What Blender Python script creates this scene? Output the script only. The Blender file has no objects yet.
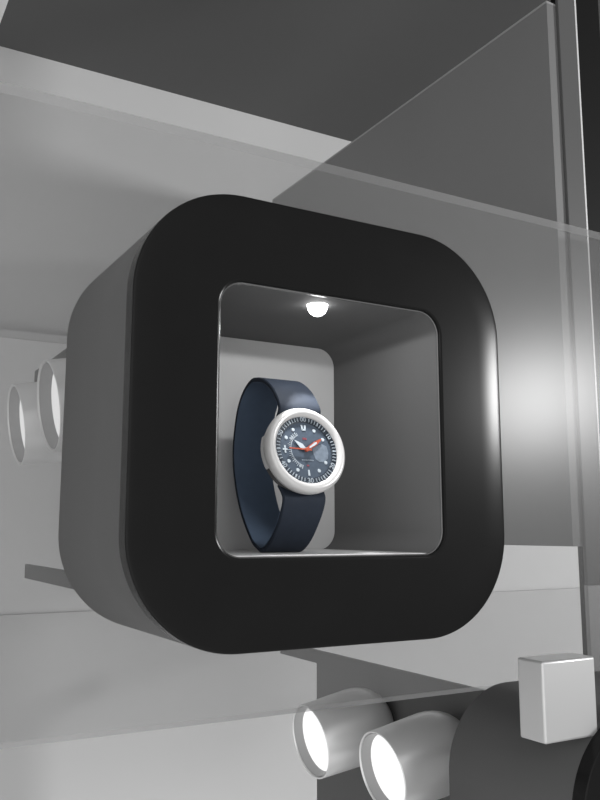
import bpy, bmesh, math
from mathutils import Vector, Matrix

scene = bpy.context.scene
C = scene.collection
PI = math.pi

# ------------------------------------------------------------------ materials
def srgb(v):
    v /= 255.0
    return v / 12.92 if v <= 0.04045 else ((v + 0.055) / 1.055) ** 2.4

def mat(name, col, rough=0.5, spec=0.5, metal=0.0, noise=0.0, nscale=60.0, bump=0.0, emit=0.0):
    m = bpy.data.materials.new(name)
    m.use_nodes = True
    nt = m.node_tree
    b = nt.nodes['Principled BSDF']
    if not isinstance(col, (tuple, list)):
        col = (col, col, col)
    b.inputs['Base Color'].default_value = (*col, 1)
    b.inputs['Roughness'].default_value = rough
    b.inputs['Specular IOR Level'].default_value = spec
    b.inputs['Metallic'].default_value = metal
    if emit:
        b.inputs['Emission Color'].default_value = (1, 1, 1, 1)
        b.inputs['Emission Strength'].default_value = emit
    if noise or bump:
        tc = nt.nodes.new('ShaderNodeTexCoord')
        nz = nt.nodes.new('ShaderNodeTexNoise')
        nz.inputs['Scale'].default_value = nscale
        nz.inputs['Detail'].default_value = 3
        nt.links.new(tc.outputs['Object'], nz.inputs['Vector'])
        if noise:
            mx = nt.nodes.new('ShaderNodeMix')
            mx.data_type = 'RGBA'
            lo = tuple(c * (1 - noise) for c in col)
            hi = tuple(min(1, c * (1 + noise)) for c in col)
            mx.inputs[6].default_value = (*lo, 1)
            mx.inputs[7].default_value = (*hi, 1)
            nt.links.new(nz.outputs['Fac'], mx.inputs[0])
            nt.links.new(mx.outputs[2], b.inputs['Base Color'])
        if bump:
            bp = nt.nodes.new('ShaderNodeBump')
            bp.inputs['Strength'].default_value = bump
            bp.inputs['Distance'].default_value = 0.001
            nt.links.new(nz.outputs['Fac'], bp.inputs['Height'])
            nt.links.new(bp.outputs['Normal'], b.inputs['Normal'])
    return m

def glass_mat(name, tint, diff, gloss, rough):
    """milky acrylic sheet: mostly see-through, a little diffuse body and a glossy surface"""
    m = bpy.data.materials.new(name)
    m.use_nodes = True
    nt = m.node_tree
    for n in list(nt.nodes):
        nt.nodes.remove(n)
    out = nt.nodes.new('ShaderNodeOutputMaterial')
    tr = nt.nodes.new('ShaderNodeBsdfTransparent')
    df = nt.nodes.new('ShaderNodeBsdfDiffuse')
    df.inputs['Color'].default_value = (tint, tint, tint, 1)
    gl = nt.nodes.new('ShaderNodeBsdfGlossy')
    gl.inputs['Roughness'].default_value = rough
    gl.inputs['Color'].default_value = (1, 1, 1, 1)
    m1 = nt.nodes.new('ShaderNodeMixShader')
    m1.inputs[0].default_value = diff
    m2 = nt.nodes.new('ShaderNodeMixShader')
    m2.inputs[0].default_value = gloss
    nt.links.new(tr.outputs[0], m1.inputs[1])
    nt.links.new(df.outputs[0], m1.inputs[2])
    nt.links.new(m1.outputs[0], m2.inputs[1])
    nt.links.new(gl.outputs[0], m2.inputs[2])
    nt.links.new(m2.outputs[0], out.inputs[0])
    return m

M = {
    'wall_up':  mat('pale grey wall paint', 0.55, 0.8, 0.2, noise=.02, nscale=8),
    'wall_mid': mat('mid grey wall board', 0.66, 0.8, 0.2, noise=.02, nscale=8),
    'wall_low': mat('light grey wall board', 0.545, 0.8, 0.2, noise=.02, nscale=8),
    'wall_trim': mat('grey board edge trim', 0.52, 0.7, 0.2),
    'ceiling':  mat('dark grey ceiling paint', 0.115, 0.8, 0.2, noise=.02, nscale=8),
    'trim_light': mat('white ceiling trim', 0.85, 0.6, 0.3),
    'black_wall': mat('black lacquered panel', 0.010, 0.5, 0.08),
    'black':    mat('satin black lacquer', 0.012, 0.20, 0.10, noise=.1, nscale=30),
    'shell':    mat('dark grey lacquered shell', 0.092, 0.55, 0.3, noise=.03, nscale=20),
    'liner':    mat('grey satin lining', 0.125, 0.75, 0.2, noise=.03, nscale=20),
    'lip':      mat('polished dark lip', 0.12, 0.2, 0.6),
    'panel':    mat('pale grey back panel', 0.66, 0.6, 0.3, noise=.02, nscale=20),
    'emit':     mat('lit lamp lens', 0.9, 0.4, 0.3, emit=13.0),
    'added_floor_plate': mat('white added floor plate', 0.75, 0.4, 0.4),
    'lining':  mat('lit-toned blue strap lining', (0.070, 0.100, 0.150), 0.6, 0.3, noise=.12, nscale=180),  # bluer lining, lightened in colour to stand in for lamp light inside the loop
    'lens':     mat('lit spotlight lens', 0.02, 0.5, 0.1, emit=1.05),
    'divider':  mat('dark grey divider board', 0.17, 0.5, 0.3, noise=.03, nscale=10),
    'divider_highlight': mat('painted divider edge highlight', 0.30, 0.4, 0.4),
    'post':     mat('grey enamelled post', 0.10, 0.35, 0.2),
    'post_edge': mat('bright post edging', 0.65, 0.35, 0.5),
    'plinth':   mat('mid grey post foot', 0.34, 0.5, 0.3),
    'bracket':  mat('dark grey painted steel', 0.08, 0.5, 0.3, noise=.03, nscale=20),
    'can':      mat('silver grey lamp housing', 0.76, 0.33, 0.6, metal=.45, noise=.02, nscale=20),
    'can_in':   mat('pale lamp reflector', 0.32, 0.4, 0.4),
    'block':    mat('pale satin metal block', 0.58, 0.36, 0.8, metal=.45),
    'strap':    mat('dark blue leather', (0.020, 0.026, 0.038), 0.7, 0.15, noise=.15, nscale=180, bump=.15),
    'steel':    mat('white satin steel', (0.58, 0.575, 0.57), 0.32, 0.6, metal=.2),
    'case':     mat('dark steel case', 0.09, 0.4, 0.5, metal=.3),
    'dial':     mat('slate blue dial', (0.048, 0.066, 0.092), 0.5, 0.3, noise=.25, nscale=400),
    'flange':   mat('dark dial ring', (0.022, 0.030, 0.042), 0.5, 0.3),
    'print':    mat('white dial printing', (0.30, 0.34, 0.38), 0.5, 0.3),
    'print_dim': mat('grey blue dial printing', (0.28, 0.33, 0.39), 0.5, 0.3),
    'map':      mat('grey dial patch', (0.13, 0.16, 0.20), 0.5, 0.3, noise=.35, nscale=500),
    'lume':     mat('pale luminous paint', (0.40, 0.45, 0.49), 0.5, 0.3),
    'orange':   mat('orange hand enamel', (0.34, 0.062, 0.030), 0.4, 0.4),
    'red':      mat('dull red dial printing', (0.22, 0.045, 0.06), 0.5, 0.3),
    'glass_edge': glass_mat('milky acrylic sheet edge', 0.90, 0.42, 0.02, 0.3),
    'glass':    glass_mat('milky acrylic sheet', 0.23, 0.22, 0.0088, 0.25),
}

# ------------------------------------------------------------------ helpers
def tag(o, label, cat, group=None, kind=None):
    if label: o['label'] = label
    if cat: o['category'] = cat
    if group: o['group'] = group
    if kind: o['kind'] = kind
    return o

def thing(name, label, cat, loc=(0, 0, 0), group=None):
    o = bpy.data.objects.new(name, None)
    o.empty_display_size = 0.01
    C.objects.link(o)
    o.location = loc
    return tag(o, label, cat, group)

def obj(name, bm, m, parent=None, smooth=True, bevel=0.0, seg=2, mtx=None, angle=35):
    bmesh.ops.remove_doubles(bm, verts=bm.verts, dist=1e-7)
    bmesh.ops.recalc_face_normals(bm, faces=bm.faces)
    if mtx is not None:
        bm.transform(mtx)
    me = bpy.data.meshes.new(name)
    bm.to_mesh(me)
    bm.free()
    me.materials.append(m)
    o = bpy.data.objects.new(name, me)
    C.objects.link(o)
    if parent: o.parent = parent
    if smooth:
        for p in me.polygons: p.use_smooth = True
        me.set_sharp_from_angle(angle=math.radians(angle))
    if bevel:
        md = o.modifiers.new('bevel', 'BEVEL')
        md.width = bevel; md.segments = seg
        md.limit_method = 'ANGLE'; md.angle_limit = math.radians(40)
    return o

def box_bm(x0, x1, y0, y1, z0, z1, bm=None):
    bm = bm or bmesh.new()
    r = bmesh.ops.create_cube(bm, size=1)
    for v in r['verts']:
        v.co = Vector((x0 + (v.co.x + .5) * (x1 - x0), y0 + (v.co.y + .5) * (y1 - y0), z0 + (v.co.z + .5) * (z1 - z0)))
    return bm

def rrect(x0, x1, z0, z1, r, n=20):
    pts = []
    for cx, cz, a0 in ((x1 - r, z1 - r, 0), (x0 + r, z1 - r, 90), (x0 + r, z0 + r, 180), (x1 - r, z0 + r, 270)):
        for k in range(n + 1):
            a = math.radians(a0 + 90 * k / n)
            pts.append((cx + r * math.cos(a), cz + r * math.sin(a)))
    return pts

def loops_bm(loops, closed=False, cap=False):
    """bridge loops of 3-D points (same count) one after the other"""
    bm = bmesh.new()
    vl = [[bm.verts.new(p) for p in l] for l in loops]
    n = len(loops[0])
    m = len(loops)
    for i in range(m if closed else m - 1):
        a, b = vl[i], vl[(i + 1) % m]
        for k in range(n):
            bm.faces.new((a[k], a[(k + 1) % n], b[(k + 1) % n], b[k]))
    if cap:
        bm.faces.new(vl[0]); bm.faces.new(list(reversed(vl[-1])))
    return bm

def Y(pts, y): return [(p[0], y, p[1]) for p in pts]

def lathe_bm(prof, n=72, bm=None, close=True):
    """profile of (r, w) turned about the local w (=z) axis"""
    bm = bm or bmesh.new()
    rings = []
    for r, w in prof:
        if r < 1e-9:
            rings.append([bm.verts.new((0, 0, w))])
        else:
            rings.append([bm.verts.new((r * math.cos(2 * PI * k / n), r * math.sin(2 * PI * k / n), w)) for k in range(n)])
    for a, b in zip(rings, rings[1:]):
        for k in range(n):
            k2 = (k + 1) % n
            if len(a) == 1 and len(b) == 1: continue
            if len(a) == 1: bm.faces.new((a[0], b[k], b[k2]))
            elif len(b) == 1: bm.faces.new((a[k], b[0], a[k2]))
            else: bm.faces.new((a[k], b[k], b[k2], a[k2]))
    return bm

def poly_prism(pts, w0, w1, bm=None):
    bm = bm or bmesh.new()
    a = [bm.verts.new((x, y, w0)) for x, y in pts]
    b = [bm.verts.new((x, y, w1)) for x, y in pts]
    n = len(pts)
    bm.faces.new(list(reversed(a))); bm.faces.new(b)
    for k in range(n):
        bm.faces.new((a[k], a[(k + 1) % n], b[(k + 1) % n], b[k]))
    return bm

def copy_tree(o, parent=None):
    c = o.copy(); C.objects.link(c)
    if parent: c.parent = parent
    for ch in list(o.children):
        copy_tree(ch, c)
    return c

def structure(name, bm, m, bevel=0.0):
    o = obj(name, bm, m, bevel=bevel, smooth=False)
    o['kind'] = 'structure'
    return o

# ------------------------------------------------------------------ the room shell
structure('wall_back', box_bm(-2.2, 2.6, .815, .835, -1.2, .764), M['wall_up'])
structure('trim_1', box_bm(-2.2, 2.6, .80, .8149, -.0503, .3256), M['wall_mid'])
structure('trim_2', box_bm(-2.2, 2.6, .80, .8149, .3258, .3370), M['wall_trim'])
structure('trim_3', box_bm(-2.2, 2.6, .796, .8149, -1.2, -.0505), M['wall_low'])
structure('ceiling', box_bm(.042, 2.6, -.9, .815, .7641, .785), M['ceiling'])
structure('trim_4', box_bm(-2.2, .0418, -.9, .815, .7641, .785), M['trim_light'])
structure('wall_right', box_bm(.5455, .60, .20, .22, -1.2, .764), M['black_wall'])

# ------------------------------------------------------------------ the display boxes
W = .24; L0, L1, B0, B1 = .0475, .1916, .0475, .1913
R_OUT, R_IN = .060, .0135

def display_box(label, group):
    t = thing('display_box', label, 'display box', (0, 0, 0), group)
    N = 24
    def o_(d, y): return Y(rrect(d, W - d, d, W - d, R_OUT - d, N), y)
    def i_(d, y): return Y(rrect(L0 - d, L1 + d, B0 - d, B1 + d, R_IN + d, N), y)
    # black front plate, softly rounded at both rims
    # (the face falls away very gently over the last 17 mm towards the outer rim)
    R_, S0, WP = .0012, math.tan(math.radians(5.0)), .017
    sag0 = S0 * (WP - R_) / 2
    lp = [o_(0, .0100), o_(0, sag0 + R_ + .0001), o_(0, sag0 + R_)]
    for k in range(1, 7):
        a = math.radians(85) * k / 6
        lp.append(o_(R_ * (1 - math.cos(a)), sag0 + R_ * (1 - math.sin(a))))
    for k in range(1, 9):
        q = 1 - k / 8
        lp.append(o_(R_ + (WP - R_) * k / 8, sag0 * q * q))
    lp += [o_(WP + .0002, 0), i_(.0021, 0), i_(.0020, 0), i_(.0009, .0004), i_(.0007, .0012), i_(.0007, .0100)]
    lp = [[(x, y if y > .009 else y - .0011, z) for x, y, z in l] for l in lp]
    obj('front_frame', loops_bm(lp, closed=True), M['black'], t, angle=50)
    # grey outer shell behind it
    obj('shell', loops_bm([o_(.0002, .0101), o_(.0002, .1285), o_(.0012, .1295), i_(.0012, .1295), i_(.0012, .0101)], closed=True), M['shell'], t, angle=50)
    # lining of the opening
    obj('lining', loops_bm([i_(.0006, .0023), i_(0, .0023), i_(0, .1290), i_(.0010, .1290)], closed=True), M['liner'], t, angle=50)
    # thin polished lip round the window
    obj('window_lip', loops_bm([i_(.0006, .0008), i_(.0002, .0005), i_(-.0002, .0008), i_(-.0002, .0022), i_(.0006, .0022)], closed=True), M['lip'], t, angle=50)
    obj('back_panel', loops_bm([i_(-.0002, .1190), i_(-.0002, .1230)], cap=True), M['panel'], t)
    fl = obj('added_floor_plate', loops_bm([[(x, y, B0 + dz) for x, y in rrect(L0 + .006, L1 - .006, .0030, .1180, .004, 6)] for dz in (.0001, .0006)], cap=True), M['added_floor_plate'], t, smooth=False)  # white plate added so the lamp's pool on the floor reads bright
    # small half-round lamp in the ceiling of the opening
    bm = lathe_bm([(.0062, 0)] + [(.0060 * math.cos(PI / 2 * k / 8), -.0002 - .0064 * math.sin(PI / 2 * k / 8)) for k in range(9)], 40)
    lamp = obj('lamp_lens', bm, M['emit'], t, mtx=Matrix.Translation((.1178, .0190, B1)))
    lamp['label'] = 'lit half-round lamp lens under the box ceiling'
    return t

box1 = display_box('large black-fronted rounded square box holding the blue watch', 'rounded display boxes')
SX, SZ = .2965, -.2975
box2 = copy_tree(box1)
box2.location = (SX, 0, SZ)
box2['label'] = 'grey-sided display box cut off by the lower right corner of the photo'

# connector block at the corner of the lower box
t = thing('connector_block', 'small pale metal block on the corner of the lower right box', 'block', (.277, .010, -.0708))
bb = obj('block_body', box_bm(0, .0475, 0, .0225, 0, .0500), M['block'], t, bevel=.0016, seg=3)

# ------------------------------------------------------------------ the clear sheet the boxes hang on
g = obj('acrylic_sheet', box_bm(-.55, .95, .1300, .1440, -.062, .3406), M['glass'], None, smooth=False)
g.data.materials.append(M['glass_edge'])
for p in g.data.polygons:
    if abs(p.normal.z) > .9: p.material_index = 1
tag(g, 'wide clear sheet running behind the boxes, edges showing as pale lines', 'glass sheet')

# ------------------------------------------------------------------ C-shaped brackets
def bracket(label, x0, y1, y2, za, zb, zc, zd):
    t = thing('mounting_bracket', label, 'bracket', (0, 0, 0), 'dark mounting brackets')
    y0 = .1445
    pts = [(y0, za), (y2, za), (y2, zb), (y1, zb), (y1, zc), (y2, zc), (y2, zd), (y0, zd)]
    bm = bmesh.new()
    a = [bm.verts.new((x0, y, z)) for y, z in pts]
    b = [bm.verts.new((x0 + .004, y, z)) for y, z in pts]
    bm.faces.new(a); bm.faces.new(list(reversed(b)))
    n = len(pts)
    for k in range(n):
        bm.faces.new((a[k], a[(k + 1) % n], b[(k + 1) % n], b[k]))
    obj('plate', bm, M['bracket'], t, smooth=False)
    return t
br1 = bracket('dark bracket behind the main box, prong ends showing at its left', .0600, .330, .5035, .0130, .0268, .2130, .2268)
br2 = bracket('dark bracket plate behind the two lower spotlights', .1040, .4950, .5860, -.0200, -.0052, .2028, .2175); br2.location = (SX, 0, SZ)

# ------------------------------------------------------------------ spotlights
def spot(label, C0, r, az, el, length):
    t = thing('spotlight', label, 'spotlight', C0, 'silver can spotlights')
    a = Vector((-math.cos(az) * math.cos(el), -math.sin(az) * math.cos(el), math.sin(el)))
    rot = a.to_track_quat('Z', 'Y').to_matrix().to_4x4()
    rb = r * 1.05
    prof = [(r - .0022, -.026), (r - .0016, -.0005), (r - .0010, 0), (r - .0004, 0), (r, -.0006), (rb, -length * .62)]
    for k in range(1, 9):
        q = PI / 2 * k / 8
        prof.append((rb * (.42 + .58 * math.cos(q)) if k < 8 else rb * .42, -length * .62 - length * .38 * math.sin(q)))
    prof.append((0, -length))
    obj('housing', lathe_bm(prof, 80), M['can'], t, mtx=rot, angle=60)
    obj('reflector', lathe_bm([(r - .0023, -.0012), (r - .0045, -.0102)], 80), M['can_in'], t, mtx=rot)
    obj('lens', lathe_bm([(0, -.0098), (r - .0047, -.0101), (r - .0047, -.0120), (0, -.0120)], 80), M['lens'], t, mtx=rot)['label'] = 'glowing white lens'
    return t
ca = spot('smaller-looking farther spotlight left of the main box', (.0164, .3617, .1518), .0354, -.005, -.158, .0885)
cb = spot('nearer spotlight half hidden by the left side of the main box', (.0152, .2377, .1522), .0344, -.005, -.155, .0885)
ca2 = copy_tree(ca); ca2.location = Vector(ca.location) + Vector((SX, 0, SZ))
ca2['label'] = 'upper left one of the two spotlights under the main box'
cb2 = copy_tree(cb); cb2.location = Vector(cb.location) + Vector((SX, 0, SZ))
cb2['label'] = 'lower right one of the two spotlights under the main box'

# ------------------------------------------------------------------ divider board and post
t = thing('divider_board', 'tall dark grey board behind the main box with a slanting top edge', 'divider board', (.470, .157, .0467))
obj('board', box_bm(0, .0127, -.0001, .590, 0, .5390), M['divider'], t, smooth=False)
obj('edge_strip', box_bm(-.0002, .0127, -.0001, .590, .5392, .5415), M['divider_highlight'], t, smooth=False)  # paler strip painting in the highlight along the board's top edge

t = thing('post', 'slim grey upright post with a bright right edge at the photo right', 'post', (.4824, .1534, -1.2))
obj('shaft', box_bm(0, .0240, 0, .0035, 1.212, 1.964), M['post'], t, bevel=.0005)
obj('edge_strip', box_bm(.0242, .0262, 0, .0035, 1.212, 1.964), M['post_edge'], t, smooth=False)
obj('foot', box_bm(-.0002, .0264, -.0004, .0040, 0, 1.2118), M['plinth'], t, smooth=False)

# ------------------------------------------------------------------ the watch
wt = thing('wristwatch', 'white-rimmed diver watch with a closed dark blue leather strap standing in the box', 'watch', (.111, .049, B0))
WO = Vector((.111, .049, B0))
# strap: a closed loop swept in the YZ plane
ctl = [(.0270, .0870), (.0215, .0790), (.0262, .0675), (.0375, .0545), (.0490, .0484), (.0575, .0505), (.0652, .0555), (.0792, .0721), (.0884, .0922), (.0912, .1113), (.0867, .1332),
       (.0783, .1461), (.0671, .1527), (.0580, .1528), (.0480, .1502), (.0360, .1428), (.0270, .1315), (.0290, .1240)]
def catmull(P, n=8):
    out = []
    for i in range(len(P) - 1):
        p0 = P[max(i - 1, 0)]; p1 = P[i]; p2 = P[i + 1]; p3 = P[min(i + 2, len(P) - 1)]
        for k in range(n):
            s = k / n
            out.append(tuple(.5 * (2 * b + (c - a) * s + (2 * a - 5 * b + 4 * c - d) * s * s + (3 * b - a - 3 * c + d) * s ** 3) for a, b, c, d in zip(p0, p1, p2, p3)))
    out.append(P[-1])
    return out
path = catmull(ctl, 8)
secs = []
for i, (y, z) in enumerate(path):
    a = path[max(i - 1, 0)]; b = path[min(i + 1, len(path) - 1)]
    ty, tz = b[0] - a[0], b[1] - a[1]
    l = math.hypot(ty, tz); ty /= l; tz /= l
    ny, nz = -tz, ty          # points to the inside of the loop (path runs bottom -> back -> top)
    f = min(i, len(path) - 1 - i) / 18
    hw = .0132 + .0010 * max(0, 1 - f)
    th = .0026
    e = .0006
    def P(x, d): return (x - 0, y + ny * d - WO.y, z + nz * d - WO.z)
    secs.append([P(-hw + e, 0), P(hw - e, 0), P(hw, e), P(hw, th - e), P(hw - e, th), P(-hw + e, th), P(-hw, th - e), P(-hw, e)])
obj('strap', loops_bm(secs, cap=True), M['strap'], wt, angle=40)['label'] = 'dark blue leather strap closed in a loop'

inner = []
for i, q in enumerate(secs):
    ia, ib = path[max(i - 1, 0)], path[min(i + 1, len(path) - 1)]
    ty, tz = ib[0] - ia[0], ib[1] - ia[1]; l = math.hypot(ty, tz)
    ny, nz = -tz / l, ty / l
    w_ = .0131
    base = (path[i][0] - WO.y + ny * .0026, path[i][1] - WO.z + nz * .0026)
    inner.append([(-w_, base[0], base[1]), (w_, base[0], base[1]), (w_, base[0] + ny * .0003, base[1] + nz * .0003), (-w_, base[0] + ny * .0003, base[1] + nz * .0003)])
obj('strap_lining_lit', loops_bm(inner[10:-10], cap=True), M['lining'], wt, angle=40)['label'] = 'inside face of the strap, its blue lightened as if lamp-lit'

tilt = math.radians(14)
Dm = Matrix(((1, 0, 0, 0), (0, math.sin(tilt), -math.cos(tilt), 0), (0, math.cos(tilt), math.sin(tilt), 0), (0, 0, 0, 1)))
Dm = Matrix.Translation(Vector((.1113, .0192, .1066)) - WO) @ Dm   # local (u right, v up, w towards viewer)

case = obj('case', lathe_bm([(0, -.0135), (.0215, -.0135), (.0235, -.0120), (.0240, -.0060), (.0236, -.0032), (0, -.0032)], 72), M['case'], wt, mtx=Dm)
case['label'] = 'dark case body behind the rim'
# rim (white steel ring)
prof = [(.0198, -.0030), (.0198, -.0012), (.0203, -.0004), (.0212, .0006), (.0225, .0011), (.0238, .0008), (.0248, -.0002), (.0254, -.0018), (.0255, -.0040), (.0251, -.0062), (.0240, -.0070), (.0236, -.0030), (.0198, -.0030)]
obj('rim', lathe_bm(prof, 96), M['steel'], wt, mtx=Dm, angle=60)['label'] = 'white satin steel rim'
# guard block on the left of the case
gp = []
for k in range(13):
    a = math.radians(158 + 46 * k / 12); gp.append((.0251 * math.cos(a), .0251 * math.sin(a)))
for k in range(13):
    a = math.radians(204 - 46 * k / 12); gp.append((.0236 * math.cos(a), .0236 * math.sin(a)))
obj('crown_guard', poly_prism(gp, -.0100, -.0030), M['steel'], wt, mtx=Dm, bevel=.0005)
# dial
dial = obj('dial', lathe_bm([(0, -.0021), (.0167, -.0021), (.0167, -.0026), (0, -.0026)], 72), M['dial'], wt, mtx=Dm)
dial['label'] = 'slate blue dial'
obj('minute_ring', lathe_bm([(.0166, -.0020), (.0199, -.0012), (.0199, -.0028), (.0166, -.0028), (.0166, -.0020)], 96), M['flange'], wt, mtx=Dm, angle=20)

def ring_w(r): return -.0020 + (r - .0166) / .0033 * .0008
def bar(bm, ang, r0, r1, wd, w0, w1, wd1=None):
    """bar along a clock angle (degrees from twelve, clockwise)"""
    a = math.radians(ang); d = (math.sin(a), math.cos(a)); n = (d[1], -d[0]); wd1 = wd if wd1 is None else wd1
    pts = [(d[0] * r0 - n[0] * wd / 2, d[1] * r0 - n[1] * wd / 2), (d[0] * r1 - n[0] * wd1 / 2, d[1] * r1 - n[1] * wd1 / 2),
           (d[0] * r1 + n[0] * wd1 / 2, d[1] * r1 + n[1] * wd1 / 2), (d[0] * r0 + n[0] * wd / 2, d[1] * r0 + n[1] * wd / 2)]
    a_ = [bm.verts.new((*p, w0)) for p in pts]; b_ = [bm.verts.new((*p, w1)) for p in pts]
    bm.faces.new(list(reversed(a_))); bm.faces.new(b_)
    for k in range(4):
        bm.faces.new((a_[k], a_[(k + 1) % 4], b_[(k + 1) % 4], b_[k]))

bm = bmesh.new()
for k in range(60):
    if k % 10 in (0, 1, 9): continue
    bar(bm, k * 6, .0172, .0194, .00085 if k % 5 == 0 else .00040, -.0024, -.0009)
obj('minute_marks', bm, M['print'], wt, mtx=Dm, smooth=False)

def text_bm(s, size, w0, depth):
    cu = bpy.data.curves.new('numeral', 'FONT')
    cu.body = s; cu.size = size; cu.align_x = 'CENTER'; cu.align_y = 'CENTER'; cu.extrude = depth
    cu.resolution_u = 3; cu.offset = size * .012
    o = bpy.data.objects.new('numeral', cu); C.objects.link(o)
    dg = bpy.context.evaluated_depsgraph_get()
    me = bpy.data.meshes.new_from_object(o.evaluated_get(dg))
    bm = bmesh.new(); bm.from_mesh(me)
    bpy.data.objects.remove(o); bpy.data.meshes.remove(me); bpy.data.curves.remove(cu)
    return bm
for s, ang in (('00', 0), ('10', 60), ('20', 120), ('30', 180), ('40', 240), ('50', 300)):
    bm = text_bm(s, .0040, 0, .00012)
    a = math.radians(ang)
    flip = PI if ang in (120, 180, 240) else 0
    m = Dm @ Matrix.Translation((.0183 * math.sin(a), .0183 * math.cos(a), -.00125)) @ Matrix.Rotation(-a + flip, 4, 'Z')
    obj('minute_numeral', bm, M['print'], wt, mtx=m, smooth=False)

ZD = -.0021
for k in (1, 2, 4, 5, 7, 8, 10, 11):
    a = math.radians(30 * k)
    m = Dm @ Matrix.Translation((.0139 * math.sin(a), .0139 * math.cos(a), ZD))
    obj('hour_dot', lathe_bm([(0, .0003), (.00095, .0003), (.00110, 0), (0, 0)], 24), M['lume'], wt, mtx=m)
bm = bmesh.new()
for x in (-1, 1):
    poly_prism([(x * .00035, .0122), (x * .00130, .0122), (x * .0017, .0152), (x * .00055, .0152)], ZD, ZD + .0003, bm)
poly_prism([(-.0011, .0118), (.0011, .0118), (.0012, .0128), (-.0012, .0128)], ZD, ZD + .0003, bm)
obj('twelve_marker', bm, M['lume'], wt, mtx=Dm, smooth=False)
bm = bmesh.new(); bar(bm, 180, .0118, .0152, .0010, ZD, ZD + .0003, .0013)
obj('six_marker', bm, M['lume'], wt, mtx=Dm, smooth=False)
bm = bmesh.new(); bar(bm, 270, .0122, .0152, .0008, ZD, ZD + .0003, .0010); bar(bm, 276, .0132, .0142, .0016, ZD, ZD + .0003); bar(bm, 264, .0132, .0142, .0016, ZD, ZD + .0003)
obj('nine_marker', bm, M['lume'], wt, mtx=Dm, smooth=False)
# pale arc scale on the left half of the dial
def arc_bm(r0, r1, a0, a1, w0, w1, n=30):
    pts = [(r1 * math.sin(math.radians(a0 + (a1 - a0) * k / n)), r1 * math.cos(math.radians(a0 + (a1 - a0) * k / n))) for k in range(n + 1)]
    pts += [(r0 * math.sin(math.radians(a1 + (a0 - a1) * k / n)), r0 * math.cos(math.radians(a1 + (a0 - a1) * k / n))) for k in range(n + 1)]
    return poly_prism(pts, w0, w1)
bm = arc_bm(.0096, .0100, 197, 333, ZD, ZD + .0002)
for k in range(24):
    bar(bm, 199 + k * 5.8, .0100, .0113 if k % 3 else .0120, .00036, ZD, ZD + .0002)
obj('arc_scale', bm, M['print'], wt, mtx=Dm, smooth=False)
bm = bmesh.new()
for k, a in enumerate((306, 313, 320, 327)):
    bar(bm, a, .0101 if k % 2 else .0104, .0121, .0008, ZD, ZD + .0002)
for a in (200, 208): bar(bm, a, .0102, .0118, .0008, ZD, ZD + .0002)
obj('arc_numerals', bm, M['print'], wt, mtx=Dm, smooth=False)
# grey patch on the right of the dial
pts = [(.0042, .0010), (.0075, .0030), (.0110, .0042), (.0140, .0030), (.0146, -.0010), (.0138, -.0045), (.0108, -.0066), (.0080, -.0068), (.0056, -.0052), (.0046, -.0024)]
obj('grey_patch', poly_prism(pts, ZD, ZD + .00015), M['map'], wt, mtx=Dm, smooth=False)
bm = bmesh.new()
for k in range(9):
    x = -.0034 + k * .00085
    poly_prism([(x, -.0062), (x + .00058, -.0062), (x + .00058, -.0057), (x, -.0057)], ZD, ZD + .0002, bm)
obj('printed_line', bm, M['print_dim'], wt, mtx=Dm, smooth=False)
bm = bmesh.new()
for k in range(4):
    x = -.0013 + k * .00068
    poly_prism([(x, .0062), (x + .00045, .0062), (x + .00045, .0074), (x, .0074)], ZD, ZD + .0002, bm)
poly_prism([(-.0007, -.0096), (.0007, -.0096), (.0007, -.0088), (-.0007, -.0088)], ZD, ZD + .0002, bm)
obj('red_printing', bm, M['red'], wt, mtx=Dm, smooth=False)
# hands
def hand(name, ang, pts, w, m, parent=wt, th=.0003):
    a = math.radians(ang)
    mm = Dm @ Matrix.Rotation(-a, 4, 'Z')
    return obj(name, poly_prism(pts, w, w + th), m, parent, mtx=mm, smooth=False)
hh = hand('hour_hand', -52, [(-.0007, .0008), (.0007, .0008), (.0015, .0040), (0, .0094), (-.0015, .0040)], ZD + .0004, M['lume'])
mh = hand('minute_hand', 57, [(-.0009, -.0012), (.0009, -.0012), (.0013, .0070), (.0006, .0116), (0, .0128), (-.0006, .0116), (-.0013, .0070)], ZD + .0008, M['orange'])
hand('lume_strip', 57, [(-.00045, .0022), (.00045, .0022), (.0007, .0072), (.00035, .0085), (-.00035, .0085), (-.0007, .0072)], ZD + .00105, M['lume'], mh, .0002)
hand('second_hand', 272, [(-.0005, -.0030), (.0005, -.0030), (.00032, .0115), (-.00032, .0115)], ZD + .0013, M['orange'])
obj('hand_hub', lathe_bm([(0, .0019), (.0010, .0019), (.0012, .0017), (.0012, .0002), (0, .0002)], 24), M['orange'], wt, mtx=Dm @ Matrix.Translation((0, 0, ZD)))

# ------------------------------------------------------------------ light
wd = bpy.data.worlds.new('World')
scene.world = wd
wd.use_nodes = True
bg = wd.node_tree.nodes['Background']
bg.inputs[0].default_value = (1, 1, 1, 1)
wt_ = wd.node_tree
# soft world light; dark sector added front right to keep glossy fronts black
geo = wt_.nodes.new('ShaderNodeTexCoord')
dot = wt_.nodes.new('ShaderNodeVectorMath'); dot.operation = 'DOT_PRODUCT'
dot.inputs[1].default_value = Vector((.70, -.70, .12)).normalized()
wt_.links.new(geo.outputs['Generated'], dot.inputs[0])
mr = wt_.nodes.new('ShaderNodeMapRange'); mr.interpolation_type = 'SMOOTHSTEP'
mr.inputs[1].default_value = .45; mr.inputs[2].default_value = .92
mr.inputs[3].default_value = 1.0; mr.inputs[4].default_value = .10
wt_.links.new(dot.outputs['Value'], mr.inputs[0])
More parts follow.
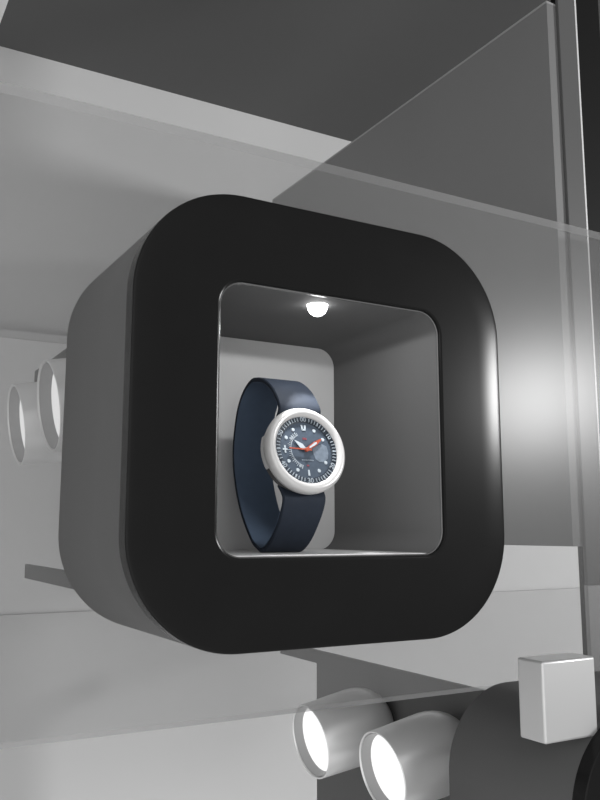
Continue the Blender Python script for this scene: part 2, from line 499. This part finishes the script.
# added brighter sector high in front, so front faces outshine side faces
dot2 = wt_.nodes.new('ShaderNodeVectorMath'); dot2.operation = 'DOT_PRODUCT'
dot2.inputs[1].default_value = Vector((-.30, -.78, .55)).normalized()
wt_.links.new(geo.outputs['Generated'], dot2.inputs[0])
mr2 = wt_.nodes.new('ShaderNodeMapRange'); mr2.interpolation_type = 'SMOOTHSTEP'
mr2.inputs[1].default_value = -.5; mr2.inputs[2].default_value = .95
mr2.inputs[3].default_value = .50; mr2.inputs[4].default_value = 1.60
wt_.links.new(dot2.outputs['Value'], mr2.inputs[0])
mul = wt_.nodes.new('ShaderNodeMath'); mul.operation = 'MULTIPLY'
wt_.links.new(mr.outputs[0], mul.inputs[0]); wt_.links.new(mr2.outputs[0], mul.inputs[1])
wt_.links.new(mul.outputs[0], bg.inputs[1])

def light(name, kind, loc, energy, target=None, **kw):
    l = bpy.data.lights.new(name, kind)
    l.energy = energy
    for k, v in kw.items(): setattr(l, k, v)
    o = bpy.data.objects.new(name, l); C.objects.link(o)
    o.location = loc
    if target is not None:
        o.rotation_euler = (Vector(target) - Vector(loc)).to_track_quat('-Z', 'Y').to_euler()
    return o
light('room_lamp', 'SPOT', (2.07, -1.50, .524), 150, (.25, .0, .12), shadow_soft_size=.16, spot_size=math.radians(100), spot_blend=.3)
light('box_wide_lamp', 'SPOT', (.1178, .0190, B1 - .0076), .165, (.1178, .0195, 0), shadow_soft_size=.003, spot_size=math.radians(178), spot_blend=.05)
light('box_lamp', 'SPOT', (.1178, .0190, B1 - .0076), .6, (.1178, .0195, 0), shadow_soft_size=.003, spot_size=math.radians(37), spot_blend=.12)

# ------------------------------------------------------------------ camera
cam = bpy.data.cameras.new('camera')
co = bpy.data.objects.new('camera', cam); C.objects.link(co)
yaw, pitch, roll = .51831, .15463, .00062
f_px = 836.27
fw = Vector((math.sin(yaw) * math.cos(pitch), math.cos(yaw) * math.cos(pitch), math.sin(pitch)))
r0 = Vector((math.cos(yaw), -math.sin(yaw), 0)); u0 = r0.cross(fw)
r = r0 * math.cos(roll) + u0 * math.sin(roll); u = -r0 * math.sin(roll) + u0 * math.cos(roll)
co.matrix_world = Matrix(((r.x, u.x, -fw.x, -.12673), (r.y, u.y, -fw.y, -.38918), (r.z, u.z, -fw.z, .06103), (0, 0, 0, 1)))
cam.sensor_fit = 'VERTICAL'
cam.sensor_height = 24.0
cam.lens = f_px / 800 * 24.0
cam.clip_start = .005
scene.camera = co

vs = scene.view_settings
vs.view_transform = 'Standard'
vs.look = 'None'
vs.gamma = 1
vs.use_curve_mapping = False
vs.exposure = 0.0
